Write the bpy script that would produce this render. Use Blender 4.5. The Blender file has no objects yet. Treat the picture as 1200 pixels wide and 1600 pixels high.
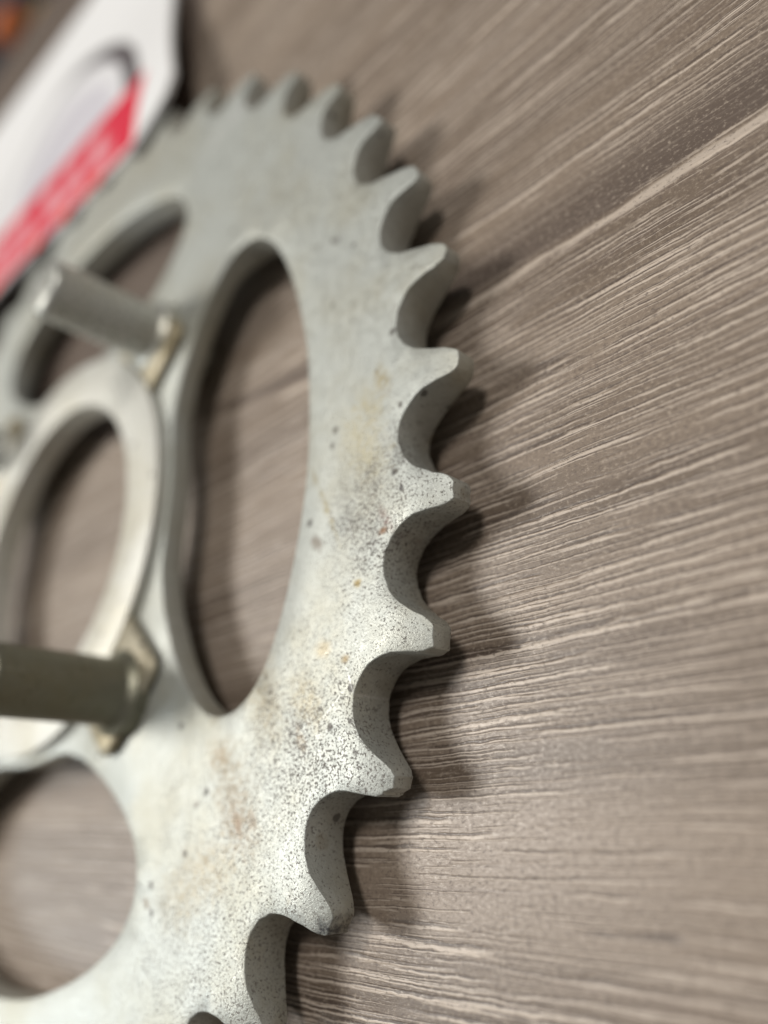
import bpy, bmesh, math, random
from mathutils import Vector, Matrix
from mathutils.geometry import delaunay_2d_cdt

random.seed(7)
sc = bpy.context.scene
COL = sc.collection
# one unit = 10 cm (the sprocket's radius is about one unit)
sc.unit_settings.system = 'METRIC'
sc.unit_settings.scale_length = 0.1

# ---------------------------------------------------------------- camera
# the sprocket's front face lies in z = 0, its centre at the origin
cam = bpy.data.cameras.new("camera")
co = bpy.data.objects.new("camera", cam)
COL.objects.link(co)
Rm = ((0.72465705, 0.01299623, 0.68898713),
      (-0.26164395, 0.93014070, 0.25764459),
      (-0.63750656, -0.36697327, 0.67743340))     # rows: right, down, forward (y down, z away)
right = Vector((Rm[0][0], -Rm[0][1], -Rm[0][2]))
up = -Vector((Rm[1][0], -Rm[1][1], -Rm[1][2]))
back = -Vector((Rm[2][0], -Rm[2][1], -Rm[2][2]))
M = Matrix((right, up, back)).transposed().to_4x4()
M.translation = Vector((1.49238, -0.51623, 0.63999))
co.matrix_world = M
cam.sensor_fit = 'VERTICAL'
cam.sensor_height = 36.0
cam.lens = 36.0 * 1249.8 / 1600.0
cam.clip_start = 0.01
cam.clip_end = 400
cam.dof.use_dof = True
cam.dof.focus_distance = 0.88
cam.dof.aperture_fstop = 0.66
sc.camera = co

# ---------------------------------------------------------------- light of the room
w = bpy.data.worlds.new("World")
sc.world = w
w.use_nodes = True
bg = w.node_tree.nodes["Background"]
bg.inputs[0].default_value = (1.0, 0.965, 0.91, 1)
bg.inputs[1].default_value = 0.13


def lamp(name, d, dist, size, power, color, at=(0.6, 0, 0)):
    l = bpy.data.lights.new(name, 'AREA')
    l.shape = 'DISK'
    l.size = size
    l.energy = power
    l.color = color
    o = bpy.data.objects.new(name, l)
    COL.objects.link(o)
    d = Vector(d).normalized()
    o.location = Vector(at) + d * dist
    o.rotation_euler = d.to_track_quat('Z', 'Y').to_euler()
    return o


lamp("ceiling_lamp", (.034, .036, .09), 18, 3.6, 1500, (1.0, 0.96, 0.91))
lamp("ceiling_lamp", (-.070, .006, .09), 18, 5.5, 2450, (1.0, 0.965, 0.91))
lamp("window_light", (-1.167, -.30, .62), 14, 3.4, 380, (0.88, 0.96, 1.0), at=(0.3, -0.7, 0))

sc.view_settings.view_transform = 'Standard'
sc.view_settings.look = 'None'
sc.view_settings.exposure = 0.0
sc.view_settings.gamma = 1.0

TABLE_Z = -0.090
PLATE_T = 0.060


# ---------------------------------------------------------------- node helpers
class Nodes:
    def __init__(self, name):
        self.m = bpy.data.materials.new(name)
        self.m.use_nodes = True
        self.t = self.m.node_tree
        self.b = self.t.nodes["Principled BSDF"]
        self.co = self.t.nodes.new("ShaderNodeTexCoord").outputs["Object"]

    def put(self, sock, v):
        if isinstance(v, bpy.types.NodeSocket):
            self.t.links.new(v, sock)
        elif isinstance(v, (tuple, list)) and sock.type == 'RGBA' and len(v) == 3:
            sock.default_value = (*v, 1)
        else:
            sock.default_value = v

    def math(self, op, a, b=0.0, c=None, clamp=False):
        n = self.t.nodes.new("ShaderNodeMath")
        n.operation = op
        n.use_clamp = clamp
        self.put(n.inputs[0], a)
        self.put(n.inputs[1], b)
        if c is not None:
            self.put(n.inputs[2], c)
        return n.outputs[0]

    def add(self, a, b): return self.math('ADD', a, b)
    def sub(self, a, b): return self.math('SUBTRACT', a, b)
    def mul(self, a, b): return self.math('MULTIPLY', a, b)

    def step(self, v, lo, hi, out0=0.0, out1=1.0):
        n = self.t.nodes.new("ShaderNodeMapRange")
        n.interpolation_type = 'SMOOTHSTEP'
        self.put(n.inputs["Value"], v)
        self.put(n.inputs["From Min"], lo)
        self.put(n.inputs["From Max"], hi)
        self.put(n.inputs["To Min"], out0)
        self.put(n.inputs["To Max"], out1)
        return n.outputs["Result"]

    def xyz(self, v):
        n = self.t.nodes.new("ShaderNodeSeparateXYZ")
        self.put(n.inputs[0], v)
        return n.outputs

    def comb(self, x=0.0, y=0.0, z=0.0):
        n = self.t.nodes.new("ShaderNodeCombineXYZ")
        for i, v in enumerate((x, y, z)):
            self.put(n.inputs[i], v)
        return n.outputs[0]

    def noise(self, vec, scale=1.0, detail=2.0, rough=0.5, dist=0.0):
        n = self.t.nodes.new("ShaderNodeTexNoise")
        self.put(n.inputs["Vector"], vec)
        self.put(n.inputs["Scale"], scale)
        self.put(n.inputs["Detail"], detail)
        self.put(n.inputs["Roughness"], rough)
        self.put(n.inputs["Distortion"], dist)
        return n.outputs["Fac"]

    def voro(self, vec, scale, feature='F1', rand=1.0):
        n = self.t.nodes.new("ShaderNodeTexVoronoi")
        n.feature = feature
        self.put(n.inputs["Vector"], vec)
        self.put(n.inputs["Scale"], scale)
        self.put(n.inputs["Randomness"], rand)
        return n.outputs

    def mix(self, f, a, b, mode='MIX'):
        n = self.t.nodes.new("ShaderNodeMix")
        n.data_type = 'RGBA'
        n.blend_type = mode
        self.put(n.inputs[0], f)
        self.put(n.inputs[6], a)
        self.put(n.inputs[7], b)
        return n.outputs[2]

    def bump(self, h, strength, dist, normal=None):
        n = self.t.nodes.new("ShaderNodeBump")
        self.put(n.inputs["Strength"], strength)
        self.put(n.inputs["Distance"], dist)
        self.put(n.inputs["Height"], h)
        if normal is not None:
            self.put(n.inputs["Normal"], normal)
        return n.outputs[0]

    def dist2(self, x, y, cx, cy, sx, sy, ang=0.0):
        """elliptic distance from (cx, cy), 1 on the ellipse"""
        c, s = math.cos(ang), math.sin(ang)
        dx, dy = self.sub(x, cx), self.sub(y, cy)
        u = self.math('MULTIPLY_ADD', dx, c / sx, self.mul(dy, s / sx))
        v = self.math('MULTIPLY_ADD', dy, c / sy, self.mul(dx, -s / sy))
        return self.math('SQRT', self.math('MULTIPLY_ADD', u, u, self.mul(v, v)))

    def set(self, **kw):
        for k, v in kw.items():
            self.put(self.b.inputs[k.replace('_', ' ')], v)
        return self.m


# ---------------------------------------------------------------- materials
def make_metal(name, marks=True, base=(.455, .475, .445), warm=(.405, .40, .335), metallic=.48, rough=.47):
    n = Nodes(name)
    x, y, z = n.xyz(n.co)
    cloud = n.noise(n.co, 5.0, 5, .6)
    col = n.mix(n.step(cloud, .40, .68), base, warm)
    mott = n.noise(n.co, 70.0, 4, .65)
    col = n.mix(n.step(mott, .35, .75, 0, .35), col, tuple(min(.64, c * 1.32) for c in base))
    grit = n.noise(n.co, 240.0, 3, .7)
    col = n.mix(n.step(grit, .50, .72, 0, .38), col, (.26, .255, .235))
    rgh = n.step(mott, .25, .75, rough - .08, rough + .10)
    height = n.noise(n.co, 420.0, 3, .6)
    dens = n.noise(n.co, 4.0, 3, .6)
    if marks:
        # corroded patch by the teeth, thinning out towards the hub
        d1 = n.dist2(x, y, .88, -.19, .14, .19)
        d2 = n.dist2(x, y, .76, -.40, .19, .20)
        d3 = n.dist2(x, y, .60, -.62, .36, .30)
        m = n.math('MAXIMUM', n.step(d1, 1.35, .1), n.math('MAXIMUM', n.step(d2, 1.4, .1, 0, .88), n.step(d3, 1.4, .3, 0, .62)))
        m = n.math('MAXIMUM', m, .15)
        m = n.mul(m, n.step(dens, .25, .62, .50, 1.0))
        m = n.add(m, n.mul(n.sub(n.noise(n.co, 26.0, 4, .65), .52), n.mul(m, 1.5)))
    else:
        m = n.step(dens, .45, .7, .05, .4)
    # fine dark pits and specks
    sp = n.noise(n.co, 165.0, 4, .74)
    thr = n.math('MULTIPLY_ADD', m, -.165, .705)
    pits = n.step(n.sub(sp, thr), 0.0, .045)
    col = n.mix(n.mul(pits, n.step(cloud, .3, .65, .85, .55)), col, (.095, .078, .064))
    sp2 = n.noise(n.comb(n.mul(x, 1.0), y, z), 300.0, 2, .6)
    thr2 = n.math('MULTIPLY_ADD', m, -.20, .685)
    pits2 = n.step(n.sub(sp2, thr2), 0.0, .05)
    col = n.mix(n.mul(pits2, .75), col, (.11, .09, .075))
    # sparse larger black dots
    v = n.voro(n.co, 26.0)
    big = n.mul(n.step(n.add(v["Distance"], n.mul(n.sub(n.noise(n.co, 120, 2), .5), .25)), .17, .10),
                n.step(n.xyz(v["Color"])[0], .62, .66))
    col = n.mix(n.mul(big, .8), col, (.07, .06, .05))
    # yellow-brown dots
    v2 = n.voro(n.co, 19.0)
    br = n.mul(n.step(n.add(v2["Distance"], n.mul(n.sub(n.noise(n.co, 90, 3), .5), .4)), .25, .08),
               n.step(n.xyz(v2["Color"])[1], .66, .70))
    col = n.mix(n.mul(br, n.mul(m, .7)), col, (.23, .175, .10))
    if marks:
        wob = n.mul(n.sub(n.noise(n.co, 60.0, 4, .7), .5), 1.6)

        blot = n.step(n.noise(n.co, 110.0, 4, .7), .36, .60, .25, 1.0)

        def stain(cx, cy, sx, sy, ang, c, amount, soft=.9):
            nonlocal col
            d = n.add(n.dist2(x, y, cx + .0145, cy - .005, sx, sy, ang), wob)
            f = n.mul(n.step(d, 1.0, 1.0 - soft), amount)
            if max(sx, sy) > .025:
                f = n.mul(f, blot)
            col = n.mix(f, col, c)
        stain(.878, -.175, .030, .010, -1.0, (.16, .09, .075), .8)
        stain(.874, -.187, .012, .008, .3, (.20, .115, .065), .95)
        stain(.893, -.118, .008, .007, 0, (.05, .04, .04), .9)
        stain(.903, -.142, .007, .006, 0, (.06, .05, .05), .8)
        stain(.830, -.242, .011, .009, 0, (.30, .21, .05), .9)
        stain(.811, -.329, .010, .008, 0, (.27, .19, .08), .8)
        stain(.772, -.310, .022, .016, 0, (.42, .33, .18), .5)
        stain(.60, -.45, .10, .055, -.8, (.25, .22, .16), .75)
        stain(.66, -.36, .09, .045, -1.0, (.27, .235, .16), .7)
        stain(.50, -.60, .08, .05, -.4, (.31, .28, .21), .6)
        stain(.578, -.422, .040, .026, -.6, (.28, .23, .16), .85)
        stain(.621, -.504, .024, .010, -1.1, (.20, .115, .065), .95)
        stain(.621, -.504, .075, .045, -.8, (.28, .235, .175), .85)
        stain(.652, -.500, .014, .009, -1.0, (.26, .22, .17), .8)
        stain(.559, -.547, .012, .008, -.8, (.20, .17, .12), .85)
        stain(.530, -.480, .011, .008, .3, (.16, .14, .12), .8)
        stain(.429, -.602, .012, .008, -.8, (.22, .19, .15), .85)
        stain(.556, -.560, .100, .060, .3, (.37, .325, .235), .75)
        stain(.735, -.413, .030, .012, -1.1, (.34, .25, .15), .55)
        stain(.745, -.370, .060, .030, -.9, (.38, .33, .22), .7)
        stain(.757, -.174, .024, .012, -.7, (.20, .17, .14), .8)
        stain(.777, -.135, .070, .007, -1.15, (.30, .25, .13), .75)
        stain(.750, -.080, .022, .006, -1.3, (.34, .29, .18), .6)
        stain(.874, .017, .036, .020, -1.3, (.36, .30, .17), .8)
        stain(.856, -.014, .050, .030, -1.0, (.40, .355, .225), .7)
        stain(.840, -.060, .09, .05, -1.0, (.46, .41, .26), .6)
        stain(.905, -.032, .006, .006, 0, (.08, .07, .06), .9)
        stain(.765, -.611, .026, .017, .6, (.045, .045, .05), .95)
        stain(.503, .751, .040, .030, .2, (.74, .74, .74), .5)
        stain(.440, .735, .050, .020, .8, (.76, .75, .72), .5)
        stain(.408, .780, .014, .010, 0, (.20, .19, .17), .7)
        stain(.66, -.30, .08, .03, -1.2, (.50, .46, .36), .4)
        # a greenish-brown film on the far part of the rim
        stain(.05, .86, .42, .16, .05, (.42, .39, .31), .55)
    # fine handling scratches, in two directions
    s1 = n.noise(n.comb(n.mul(n.add(x, n.mul(y, .35)), 190.0), n.mul(n.sub(y, n.mul(x, .35)), 7.0), z), 1.0, 2, .5)
    s2 = n.noise(n.comb(n.mul(n.sub(y, n.mul(x, .8)), 150.0), n.mul(n.add(x, n.mul(y, .8)), 5.0), n.add(z, 4.0)), 1.0, 2, .5)
    scr = n.math('MAXIMUM', n.step(s1, .68, .76), n.step(s2, .70, .78))
    rgh = n.sub(rgh, n.mul(scr, .14))
    col = n.mix(n.mul(scr, .35), col, (.66, .67, .65))
    rgh = n.math('MAXIMUM', rgh, n.mul(pits, .7))
    hh = n.sub(n.mul(height, .6), n.mul(n.add(pits, pits2), .5))
    nb = n.bump(hh, .50, .0021)
    n.set(Base_Color=col, Metallic=n.sub(metallic, n.mul(n.math('MAXIMUM', pits, n.math('MAXIMUM', pits2, big)), metallic)),
          Roughness=rgh, Normal=nb)
    return n.m


def make_wood():
    n = Nodes("wood_laminate")
    x0, y0, z0 = n.xyz(n.co)
    # grain runs along x, fanning and wandering a little
    fan = n.mul(n.mul(y0, .10), x0)
    wander = n.mul(n.sub(n.noise(n.comb(n.mul(x0, .8), n.mul(y0, 2.2)), 1.0, 2, .5), .5), .034)
    wav = n.mul(n.sub(n.noise(n.comb(n.mul(x0, 11.0), n.mul(y0, 16.0)), 1.0, 3, .6), .5), .0065)
    y = n.add(n.sub(n.add(y0, n.mul(x0, -.055)), fan), n.add(wander, wav))
    x = x0
    base = (.232, .182, .152)
    # broad tone
    tone = n.noise(n.comb(n.mul(x, .4), n.mul(y, 7.0)), 1.0, 4, .55)
    col = n.mix(n.step(tone, .34, .66), (.128, .094, .068), (.258, .203, .156))
    mid = n.noise(n.comb(n.mul(x, 2.0), n.mul(y, 50.0)), 1.0, 4, .6)
    col = n.mix(n.step(mid, .42, .74, .0, .4), col, (.315, .255, .203))
    midd = n.noise(n.comb(n.mul(x, 1.6), n.mul(y, 44.0), 3.7), 1.0, 4, .62)
    col = n.mix(n.step(midd, .50, .74, .0, .5), col, (.130, .094, .075))

    def lines(freq, jit, off, glo, ghi, gfx, gfy):
        """thin long streaks of even width: a jittered comb across the grain, broken into lengths"""
        ph = n.math('MULTIPLY_ADD', y, freq, n.mul(n.noise(n.comb(n.mul(x, .9), n.mul(y, freq * .28), off), 1.0, 2, .5), jit))
        fr = n.math('FRACT', ph)
        cell = n.math('FLOOR', ph)
        g = n.noise(n.comb(n.mul(x, gfx), n.mul(cell, .731), off + 5.3), 1.0, 2, .55)
        g = n.step(n.add(g, n.mul(n.sub(n.noise(n.comb(n.mul(x, 1.3), n.mul(y, 6.0), off + 2.0), 1.0, 2, .5), .5), .55)), glo, ghi)
        rag = n.mul(n.sub(n.noise(n.comb(n.mul(x, 40.0), n.mul(y, 120.0), off), 1.0, 2, .6), .5), .26)
        fr = n.add(fr, rag)
        li = n.step(n.math('ABSOLUTE', n.sub(fr, .44)), .115, .045)
        da = n.step(n.math('ABSOLUTE', n.sub(fr, .66)), .11, .04)
        return n.mul(li, g), n.mul(da, g)
    la, da = lines(70.0, 3.0, .0, .43, .54, 4.5, 26.0)
    lb, db = lines(114.0, 4.0, 2.1, .44, .55, 6.0, 34.0)
    lc, dc = lines(160.0, 4.5, 4.4, .45, .57, 9.0, 50.0)
    light = n.math('MAXIMUM', la, n.math('MAXIMUM', n.mul(lb, .9), n.mul(lc, .7)))
    dark = n.math('MAXIMUM', n.mul(da, .85), n.math('MAXIMUM', n.mul(db, .85), n.mul(dc, .7)))
    # the broad dark figure running off to the upper right
    wob = n.mul(n.sub(n.noise(n.comb(n.mul(x0, 6.0), n.mul(y0, 20.0), 1.0), 1.0, 3, .6), .5), .020)
    yl = n.add(n.math('MULTIPLY_ADD', n.math('MULTIPLY', n.sub(x0, .90), n.sub(x0, .90)), .16, .143), wob)
    yd = n.sub(y0, yl)
    wd = n.math('MULTIPLY_ADD', n.sub(x0, .8), .11, .066)
    plain = n.mul(n.step(yd, -.004, .008), n.step(n.math('DIVIDE', yd, wd), 1.15, .15))
    col = n.mix(n.mul(plain, .95), col, (.098, .072, .057))
    keep = n.math('MULTIPLY_ADD', plain, -.9, 1.0)
    light = n.mul(light, keep)
    dark = n.mul(dark, keep)
    edge = n.step(n.math('ABSOLUTE', n.add(yd, .010)), .009, .003)
    edge = n.mul(edge, n.step(n.noise(n.comb(n.mul(x, 7.0), n.mul(y, 40.0), 6.0), 1.0, 2), .40, .55))
    light = n.math('MAXIMUM', light, n.mul(edge, .8))
    col = n.mix(n.mul(dark, .88), col, (.065, .046, .037))
    col = n.mix(n.mul(light, .88), col, (.57, .485, .405))
    # speckle between the streaks
    sp = n.noise(n.comb(n.mul(x0, 150.0), n.mul(y0, 230.0)), 1.0, 3, .75)
    col = n.mix(n.step(sp, .52, .70, 0, .72), col, (.085, .062, .051))
    col = n.mix(n.step(sp, .48, .30, 0, .55), col, (.45, .38, .31))
    h = n.add(n.sub(n.mul(light, .3), n.mul(dark, 1.0)), n.mul(sp, .6))
    nb = n.bump(h, .24, .0026)
    n.set(Base_Color=col, Roughness=n.step(sp, .2, .8, .33, .50), Normal=nb)
    n.b.inputs["Specular IOR Level"].default_value = .5
    return n.m


def make_card():
    n = Nodes("printed_card")
    x, y, z = n.xyz(n.co)
    col = (.80, .80, .80)
    # pale round emblem drawn as a ring that swells at its right, and a lavender disc inside
    xs = n.math('MULTIPLY_ADD', n.sub(y, EMB[1]), .42, x)
    dO = n.dist2(xs, y, EMB[0], EMB[1], EMB[2], EMB[3])
    dI = n.dist2(xs, y, EMB[0] - .022, EMB[1] - .012, EMB[2] * .885, EMB[3] * .90)
    above = n.step(y, BAND[0] + .19, BAND[0] + .21)
    ring = n.mul(n.step(dO, 1.01, .98), n.step(dI, .97, 1.02))
    strong = n.step(xs, EMB[0] - .15, EMB[0] + .28, .35, 1.0)
    col = n.mix(n.step(dO, 1.0, .95, 0, .55), col, (.74, .73, .76))
    col = n.mix(n.mul(n.mul(ring, strong), above), col, (.10, .085, .09))
    dD = n.dist2(xs, y, EMB[0] + .02, EMB[1], EMB[2] * .60, EMB[3] * .62)
    col = n.mix(n.mul(n.step(dD, 1.02, .92), .75), col, (.50, .48, .54))
    dE = n.dist2(xs, y, EMB[0] + .10, EMB[1] - .03, EMB[2] * .52, EMB[3] * .56)
    col = n.mix(n.mul(n.step(dE, 1.02, .90), .8), col, (.66, .64, .69))
    inb = n.mul(n.mul(n.step(y, BAND[0] - .004, BAND[0] + .004), n.step(y, BAND[1] + .004, BAND[1] - .004)),
                n.mul(n.step(x, BAND[2] - .004, BAND[2] + .004), n.step(x, BAND[3] + .004, BAND[3] - .004)))
    red = (.66, .022, .055)
    col = n.mix(inb, col, red)
    # worn pale lettering in the band, too far out of focus to read
    lt = n.noise(n.comb(n.mul(x, 15.0), n.mul(y, 5.0)), 1.0, 2, .5)
    ly = n.mul(n.step(y, BAND[0] + .035, BAND[0] + .050), n.step(y, BAND[1] - .060, BAND[1] - .075))
    lx = n.mul(n.step(x, BAND[2] + .06, BAND[2] + .08), n.step(x, BAND[3] - .09, BAND[3] - .11))
    col = n.mix(n.mul(n.mul(n.mul(n.step(lt, .40, .47), ly), lx), .55), col, (.76, .50, .54))
    ed = n.step(n.noise(n.comb(n.mul(x, 12.0), 0.0, 3.0), 1.0, 1), .50, .46)
    col = n.mix(n.mul(n.mul(ed, n.step(y, BAND[0] - .012, BAND[0] - .010)), n.mul(n.step(y, BAND[0] + .03, BAND[0] + .02), n.mul(n.step(x, BAND[2], BAND[2] + .01), n.step(x, BAND[3], BAND[3] - .01)))), col, (.80, .10, .06))
    n.set(Base_Color=col, Roughness=.38)
    return n.m


def plain_mat(name, base, rough=.5, metallic=0.0, var=.25, scale=20.0):
    n = Nodes(name)
    f = n.noise(n.co, scale, 4, .6)
    dark = tuple(c * (1 - var) for c in base)
    n.set(Base_Color=n.mix(n.step(f, .35, .65), base, dark), Roughness=rough, Metallic=metallic)
    return n.m


# ---------------------------------------------------------------- object helpers
def link(name, me, mat, parent=None, smooth=None):
    o = bpy.data.objects.new(name, me)
    COL.objects.link(o)
    if mat:
        me.materials.append(mat)
    if parent:
        o.parent = parent
    if smooth is not None:
        me.polygons.foreach_set("use_smooth", [True] * len(me.polygons))
        me.set_sharp_from_angle(angle=math.radians(smooth))
    return o


def from_bm(name, bm, mat, parent=None, smooth=None):
    bmesh.ops.recalc_face_normals(bm, faces=bm.faces)
    me = bpy.data.meshes.new(name)
    bm.to_mesh(me)
    bm.free()
    return link(name, me, mat, parent, smooth)


def inside(p, poly):
    x, y = p
    r = False
    j = len(poly) - 1
    for i in range(len(poly)):
        xi, yi = poly[i]
        xj, yj = poly[j]
        if (yi > y) != (yj > y) and x < (xj - xi) * (y - yi) / (yj - yi) + xi:
            r = not r
        j = i
    return r


def spline(pts, n):
    out = []
    L = len(pts)
    for i in range(L):
        p0, p1, p2, p3 = (Vector(pts[(i + k - 1) % L]) for k in range(4))
        for j in range(n):
            t = j / n
            q = .5 * ((2 * p1) + (p2 - p0) * t + (2 * p0 - 5 * p1 + 4 * p2 - p3) * t * t + (3 * p1 - p0 - 3 * p2 + p3) * t ** 3)
            out.append((q.x, q.y))
    return out


def inset(loop, d):
    """move a counter-clockwise loop inwards by d"""
    out = []
    L = len(loop)
    for i in range(L):
        a, b, c = Vector(loop[i - 1]), Vector(loop[i]), Vector(loop[(i + 1) % L])
        t1, t2 = (b - a).normalized(), (c - b).normalized()
        n1, n2 = Vector((-t1.y, t1.x)), Vector((-t2.y, t2.x))
        m = n1 + n2
        if m.length < 1e-6:
            m = n1
        m.normalize()
        k = 1.0 / max(.6, m.dot(n1))
        out.append(tuple(b + m * d * k))
    return out


def solid(outer, holes, ztop, zbot, bev, extra=()):
    """plate with rounded edges: outer is counter-clockwise, holes are counter-clockwise too"""
    bm = bmesh.new()
    prof = ((bev, 0.0), (bev * .35, bev * .35), (0.0, bev))
    caps = {True: [], False: []}
    for k, loop in enumerate([outer] + list(holes)):
        s = 1.0 if k == 0 else -1.0
        rings = []
        for top in (True, False):
            for (d, dz) in (prof if top else reversed(prof)):
                pl = inset(loop, s * d) if d else loop
                ring = []
                for (px, py), (qx, qy) in zip(pl, loop):
                    r = math.hypot(qx, qy)
                    z = ztop(r) - dz if top else zbot(r) + dz
                    ring.append(bm.verts.new((px, py, z)))
                rings.append(ring)
        caps[True].append(rings[0])
        caps[False].append(rings[-1])
        L = len(loop)
        for a, b in zip(rings[:-1], rings[1:]):
            for i in range(L):
                j = (i + 1) % L
                bm.faces.new((a[i], b[i], b[j], a[j]) if k == 0 else (a[j], b[j], b[i], a[i]))
    for top, fz in ((True, ztop), (False, zbot)):
        verts, bv, edges = [], [], []
        for ring in caps[top]:
            s0 = len(verts)
            for v in ring:
                verts.append(Vector((v.co.x, v.co.y)))
                bv.append(v)
            edges += [(s0 + i, s0 + (i + 1) % len(ring)) for i in range(len(ring))]
        polys = [[(v.co.x, v.co.y) for v in ring] for ring in caps[top]]
        for e in extra:
            if inside(e, polys[0]) and not any(inside(e, h) for h in polys[1:]):
                verts.append(Vector(e))
                bv.append(None)
        rv, re_, rf, ov, oe, of = delaunay_2d_cdt(verts, edges, [], 0, 1e-7)
        mp = []
        for i, v in enumerate(rv):
            src = next((bv[k] for k in ov[i] if bv[k] is not None), None)
            if src is None:
                src = bm.verts.new((v.x, v.y, fz(v.length)))
            mp.append(src)
        for f in rf:
            c = sum((rv[i] for i in f), Vector((0, 0))) / len(f)
            if inside(c, polys[0]) and not any(inside(c, h) for h in polys[1:]):
                vs = [mp[i] for i in f]
                if not top:
                    vs.reverse()
                try:
                    bm.faces.new(vs)
                except ValueError:
                    pass
    return bm


def lathe(prof, seg=64):
    bm = bmesh.new()
    rings = []
    for r, z in prof:
        if r < 1e-6:
            rings.append([bm.verts.new((0, 0, z))])
        else:
            rings.append([bm.verts.new((r * math.cos(2 * math.pi * i / seg), r * math.sin(2 * math.pi * i / seg), z)) for i in range(seg)])
    for a, b in zip(rings[:-1], rings[1:]):
        for i in range(seg):
            j = (i + 1) % seg
            if len(a) == 1:
                bm.faces.new((a[0], b[i], b[j]))
            elif len(b) == 1:
                bm.faces.new((a[i], b[0], a[j]))
            else:
                bm.faces.new((a[i], b[i], b[j], a[j]))
    return bm


def ring_profile(r0, r1, z0, z1, b):
    p = [(r0, z0 + b), (r0, z1 - b), (r0 + b * .3, z1 - b * .3), (r0 + b, z1), (r1 - b, z1), (r1 - b * .3, z1 - b * .3),
         (r1, z1 - b), (r1, z0 + b), (r1 - b, z0), (r0 + b, z0)]
    return p + [p[0]]


# ---------------------------------------------------------------- the table and the floor
WOOD = make_wood()
table = bpy.data.objects.new("table", None)
COL.objects.link(table)
table["label"] = "grey-brown table with wood-grain laminate top, under the sprocket"
table["category"] = "table"
TX0, TX1, TY0, TY1 = -7.0, 5.0, -4.5, 2.68
bm = bmesh.new()
bmesh.ops.create_cube(bm, size=1.0)
for v in bm.verts:
    v.co.x = TX0 if v.co.x < 0 else TX1
    v.co.y = TY0 if v.co.y < 0 else TY1
    v.co.z = TABLE_Z - .25 if v.co.z < 0 else TABLE_Z
bmesh.ops.bevel(bm, geom=[e for e in bm.edges], offset=.012, segments=2, affect='EDGES')
from_bm("table_top", bm, WOOD, table)
LEG = plain_mat("dark_painted_steel", (.05, .05, .05), .4, .6)
bm = bmesh.new()
bmesh.ops.create_cube(bm, size=1.0)
for v in bm.verts:
    v.co = Vector((v.co.x * .5, v.co.y * .5, -3.75 + v.co.z * 6.82))
bmesh.ops.bevel(bm, geom=[e for e in bm.edges], offset=.05, segments=2, affect='EDGES')
leg = from_bm("table_leg", bm, LEG, table)
leg.location = (TX0 + .6, TY0 + .6, 0)
for lx, ly in ((TX0 + .6, TY1 - .6), (TX1 - .6, TY0 + .6), (TX1 - .6, TY1 - .6)):
    o = leg.copy()
    COL.objects.link(o)
    o.parent = table
    o.location = (lx, ly, 0)

bm = bmesh.new()
bmesh.ops.create_grid(bm, x_segments=1, y_segments=1, size=40)
floor = from_bm("floor", bm, plain_mat("floor_brown", (.060, .048, .036), .55, 0, .4, 1.5))
floor.location = (0, 0, -7.17)
floor["kind"] = "structure"


# ---------------------------------------------------------------- the sprocket
def ang(k):           # tooth pitch number -> angle (teeth at whole numbers, turning clockwise)
    return -k * 2 * math.pi / 38


half = [(0.0, .9180), (.05, .9184), (.10, .9208), (.15, .9243), (.192, .9285), (.243, .9355), (.29, .9450), (.323, .9550), (.343, .9645),
        (.362, .9745), (.377, .9845), (.397, .9925), (.419, .9990), (.427, 1.0010), (.445, 1.0022), (.50, 1.0030)]
tooth_rng = random.Random(3)
outer = []
for t in range(38):
    gap = []
    j1, j2 = tooth_rng.uniform(-.004, .004), tooth_rng.uniform(-.003, .003)
    chip = (tooth_rng.choice((0, 0, 0, -.0015, -.003)), tooth_rng.choice((0, 0, 0, -.0015, -.003)))
    for a, r in [(-a, r) for a, r in reversed(half)][1:] + half[1:]:
        gap.append((a, r + (j1 if r > .97 else j2 * .4)))
    for a, r in gap:
        r += tooth_rng.gauss(0, .00045)
        a += tooth_rng.gauss(0, .0022)
        if abs(a) > .40:
            r += chip[a > 0]
        th = ang(t + .5 + a)
        outer.append((r * math.cos(th), r * math.sin(th)))
outer.reverse()       # counter-clockwise

half_slot = [(.4065, 0), (.4068, 6), (.4095, 12), (.4190, 18.5), (.440, 23.2), (.468, 27.2), (.500, 30.0), (.535, 32.4), (.585, 34.5),
             (.635, 35.4), (.672, 35.2), (.705, 33.9), (.730, 31.6), (.746, 28.2), (.7515, 24), (.7525, 19), (.7525, 12), (.7525, 5)]


def slot(center, so=1.0, sa=1.0):
    """kidney-shaped window, counter-clockwise; center in degrees (clockwise positive)"""
    pts = []
    prof = [(r, a) for r, a in half_slot] + [(r, -a) for r, a in reversed(half_slot) if a > 0]
    for r, a in prof:
        rr = .4065 + (r - .4065) * so
        th = math.radians(-center + a * sa)
        pts.append((rr * math.cos(th), rr * math.sin(th)))
    pts = spline(pts, 4)
    area = sum(p[0] * q[1] - q[0] * p[1] for p, q in zip(pts, pts[1:] + pts[:1]))
    return pts if area > 0 else pts[::-1]


slots = [slot(-1.7), slot(87.6, 1.03, .97), slot(178.3), slot(-91.7)]
bore = [(.384 * math.cos(2 * math.pi * i / 128), .384 * math.sin(2 * math.pi * i / 128)) for i in range(128)]


def front_z(r):
    return 0.0 if r < .950 else -.0150 * ((r - .950) / .052) ** 1.25


def back_z(r):
    if r < .75:                                     # the web is thinner than the toothed rim
        t = min(1.0, max(0.0, (r - .62) / .12))
        return -.038 - (PLATE_T - .038) * t * t * (3 - 2 * t)
    return -PLATE_T if r < .945 else -PLATE_T + .015 * ((r - .945) / .057) ** 1.15


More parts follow.
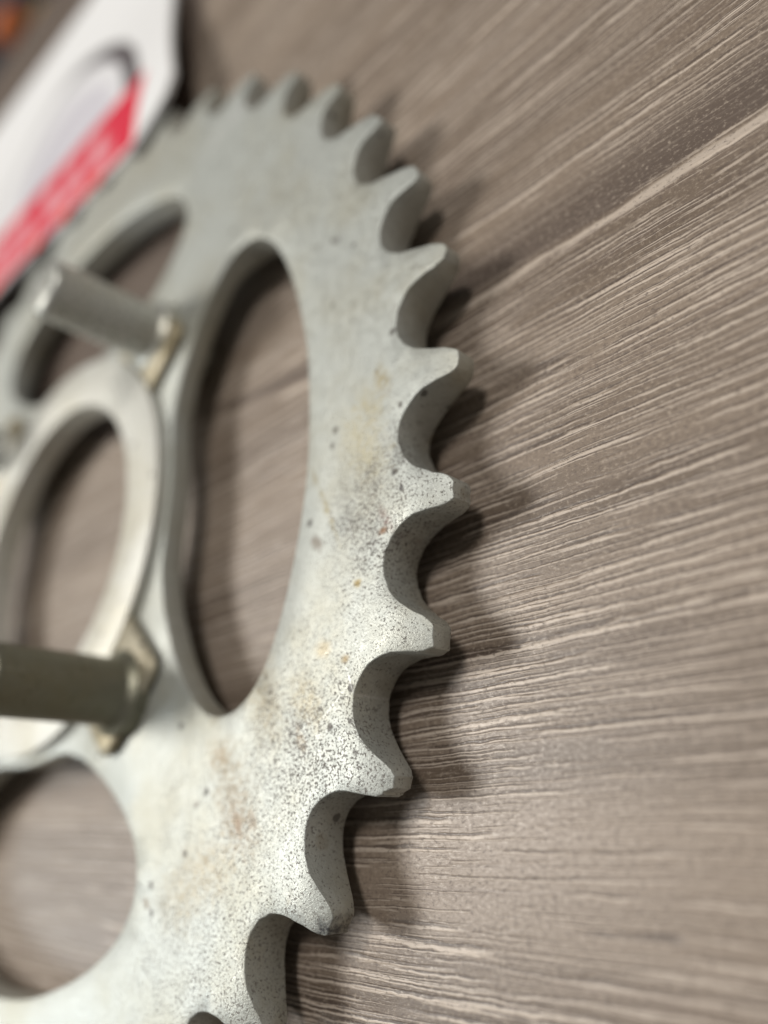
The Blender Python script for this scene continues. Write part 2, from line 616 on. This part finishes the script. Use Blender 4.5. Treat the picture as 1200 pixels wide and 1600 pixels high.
extra = []
for rr, cnt in ((.985, 304), (.968, 304), (.950, 304), (.935, 228), (.905, 190), (.86, 152), (.80, 120), (.745, 120), (.71, 110), (.68, 110), (.65, 100), (.62, 100), (.50, 80)):
    extra += [(rr * math.cos(2 * math.pi * (i + .5) / cnt), rr * math.sin(2 * math.pi * (i + .5) / cnt)) for i in range(cnt)]

METAL = make_metal("zinc_plated_steel")
METAL_HUB = make_metal("zinc_plated_steel_hub", False, base=(.60, .60, .545), warm=(.52, .50, .41), metallic=.3)
METAL_HEAD = make_metal("yellow_zinc_head", False, base=(.43, .395, .30), warm=(.34, .28, .165), metallic=.5, rough=.42)
METAL_STUD = make_metal("zinc_plated_steel_stud", False, base=(.54, .55, .51), warm=(.48, .46, .37), metallic=.4, rough=.26)
METAL_OLIVE = make_metal("olive_steel_painted_dark", False, base=(.205, .20, .150), warm=(.20, .18, .11), metallic=.6, rough=.33)  # olive tint, darkened in the base colour to stand in for dark reflections

sprocket = bpy.data.objects.new("sprocket", None)
COL.objects.link(sprocket)
sprocket["label"] = "worn zinc-plated steel chain sprocket with spotted rust, lying on the wood-grain table"
sprocket["category"] = "sprocket"
from_bm("toothed_plate", solid(outer, slots + [bore], front_z, back_z, .0014, extra), METAL, sprocket, 34)
from_bm("hub_ring", lathe(ring_profile(.2955, .3935, -.041, .0185, .004), 160), METAL_HUB, sprocket, 34)

# studs: a D-shaped head that keys against the hub ring, and a plain round shank
r_in, r_out, hw = .3955, .519, .093
hd = []
for i in range(9):                                  # concave side that follows the ring
    t = -.235 + .47 * i / 8
    hd.append((r_in * math.cos(t), r_in * math.sin(t)))
hd = [(p[0], p[1]) for p in hd][::-1]


def corner(cx, cy, r, a0, a1, n=6):
    return [(cx + r * math.cos(math.radians(a0 + (a1 - a0) * i / n)), cy + r * math.sin(math.radians(a0 + (a1 - a0) * i / n))) for i in range(n + 1)]


loop = hd + corner(r_out - .03, -hw + .03, .03, -90, 0) + corner(r_out - .03, hw - .03, .03, 0, 90)
area = sum(p[0] * q[1] - q[0] * p[1] for p, q in zip(loop, loop[1:] + loop[:1]))
if area < 0:
    loop.reverse()
SR = .465
loop = [(p[0] - SR, p[1]) for p in loop]
head_me = None
stud_angles = (-46.4, 43.2, 133.4, -136.6)
HEAD_H = .019
for i, a in enumerate(stud_angles):
    if i == 0:
        prof = [(.0, TABLE_Z + .0006), (.044, TABLE_Z + .0006), (.048, TABLE_Z + .004), (.048, -.02), (.066, -.02), (.066, HEAD_H - .002), (.0655, HEAD_H + .003), (.062, HEAD_H + .006), (.057, HEAD_H + .009), (.0530, HEAD_H + .014), (.0512, HEAD_H + .022),
                (.0505, .208), (.0495, .215), (.0455, .2215), (.041, .2240), (0, .2245)]
        shank = from_bm("stud", lathe(prof, 64), METAL_STUD, sprocket, 40)
        head = from_bm("stud_head", solid(loop, [], lambda r: HEAD_H, lambda r: .0012, .009), METAL_HEAD, shank, 40)
    else:
        s2, h2 = shank.copy(), head.copy()
        COL.objects.link(s2)
        COL.objects.link(h2)
        s2.parent = sprocket
        h2.parent = s2
        shank_i = s2
    o = shank if i == 0 else s2
    th = math.radians(-a)
    o.location = (SR * math.cos(th), SR * math.sin(th), 0)
    o.rotation_euler = (0, 0, th)
    if i == 1:                                      # olive-tinted stud, its dark reflections painted into the colour
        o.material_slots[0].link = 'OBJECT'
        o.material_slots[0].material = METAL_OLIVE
        o["label"] = "olive-brown stud with dark reflections painted into its colour, nearest the bottom of the hub ring"

# ---------------------------------------------------------------- the printed card
EMB = (-.36, 1.235, .44, .60)
BAND = (.950, 1.195, -.77, .128)
CARD = make_card()
cx0, cx1, cy0, cy1 = -1.70, .275, .935, 2.16


def card_z(y):
    t = min(1.0, max(0.0, (y - 1.02) / .85))
    return .0008 - .0890 * t * t * (3 - 2 * t)


card = bpy.data.objects.new("printed_card", None)
COL.objects.link(card)
card["label"] = "white printed card with red band and round emblem, lying across the sprocket's far edge"
card["category"] = "card"
bm = bmesh.new()
ys = [cy0 + (cy1 - cy0) * i / 24 for i in range(25)]


def span(y):
    x1 = cx1
    if y < 1.05:
        pts = [(.935, .12), (.950, .170), (.975, .220), (1.005, .258), (1.05, .275)]
        for (ya, xa), (yb, xb) in zip(pts[:-1], pts[1:]):
            if ya <= y <= yb:
                x1 = xa + (xb - xa) * (y - ya) / (yb - ya)
    if y > 1.05:
        x1 = cx1 - .33 * (y - 1.05)
    return cx0, x1


ys = sorted(set(ys + [.935, .95, .975, 1.005, 1.05]))
rows = []
for y in ys:
    xa, xb = span(y)
    z = card_z(y)
    rows.append([[bm.verts.new((xa + (xb - xa) * i / 6, y, z + t)) for i in range(7)] for t in (0, .012)])
for ra, rb in zip(rows[:-1], rows[1:]):
    for i in range(6):
        bm.faces.new((ra[1][i], ra[1][i + 1], rb[1][i + 1], rb[1][i]))
        bm.faces.new((ra[0][i + 1], ra[0][i], rb[0][i], rb[0][i + 1]))
    bm.faces.new((ra[0][0], ra[1][0], rb[1][0], rb[0][0]))
    bm.faces.new((ra[1][6], ra[0][6], rb[0][6], rb[1][6]))
for r, f in ((rows[0], 1), (rows[-1], -1)):
    for i in range(6):
        bm.faces.new((r[0][i], r[0][i + 1], r[1][i + 1], r[1][i]))
from_bm("card_sheet", bm, CARD, card, 40)

# ---------------------------------------------------------------- the blurred bag on the floor past the table's edge
BAGM = plain_mat("dark_navy_cloth", (.012, .016, .026), .8, 0, .3, 8)
ORM = plain_mat("orange_cloth", (.62, .17, .05), .8, 0, .3, 8)
OCH = plain_mat("ochre_cloth", (.30, .18, .05), .8, 0, .3, 8)
bag = bpy.data.objects.new("bag", None)
COL.objects.link(bag)
bag["label"] = "dark bag with an orange and ochre front, out of focus beyond the table's far edge"
bag["category"] = "bag"


def pillow(name, mat, loc, size, rot=0.0):
    bm = bmesh.new()
    bmesh.ops.create_cube(bm, size=1.0)
    bmesh.ops.subdivide_edges(bm, edges=bm.edges[:], cuts=6, use_grid_fill=True)
    rng = random.Random(hash(size) % 1000)
    for v in bm.verts:
        p = v.co * 2
        q = Vector((math.copysign(abs(p.x) ** 1.0, p.x), p.y, p.z))
        f = 1.0 / max(1e-6, (abs(q.x) ** 5 + abs(q.y) ** 5 + abs(q.z) ** 5) ** .2)
        q *= f * max(abs(p.x), abs(p.y), abs(p.z))
        q *= 1 + rng.uniform(-.012, .012)
        v.co = Vector((q.x * size[0] / 2, q.y * size[1] / 2, q.z * size[2] / 2))
    o = from_bm(name, bm, mat, bag, 60)
    o.location = loc
    o.rotation_euler = (0, 0, rot)
    return o


pillow("bag_body", BAGM, (0, 0, 3.45), (3.0, .9, 6.9))
pillow("front_pocket", ORM, (.02, -.47, 6.74), (.24, .16, .17), .1)
pillow("pocket_flap", OCH, (.13, -.47, 6.60), (.42, .16, .15), .1)
bag.location = (-2.88, 4.95, -7.165)
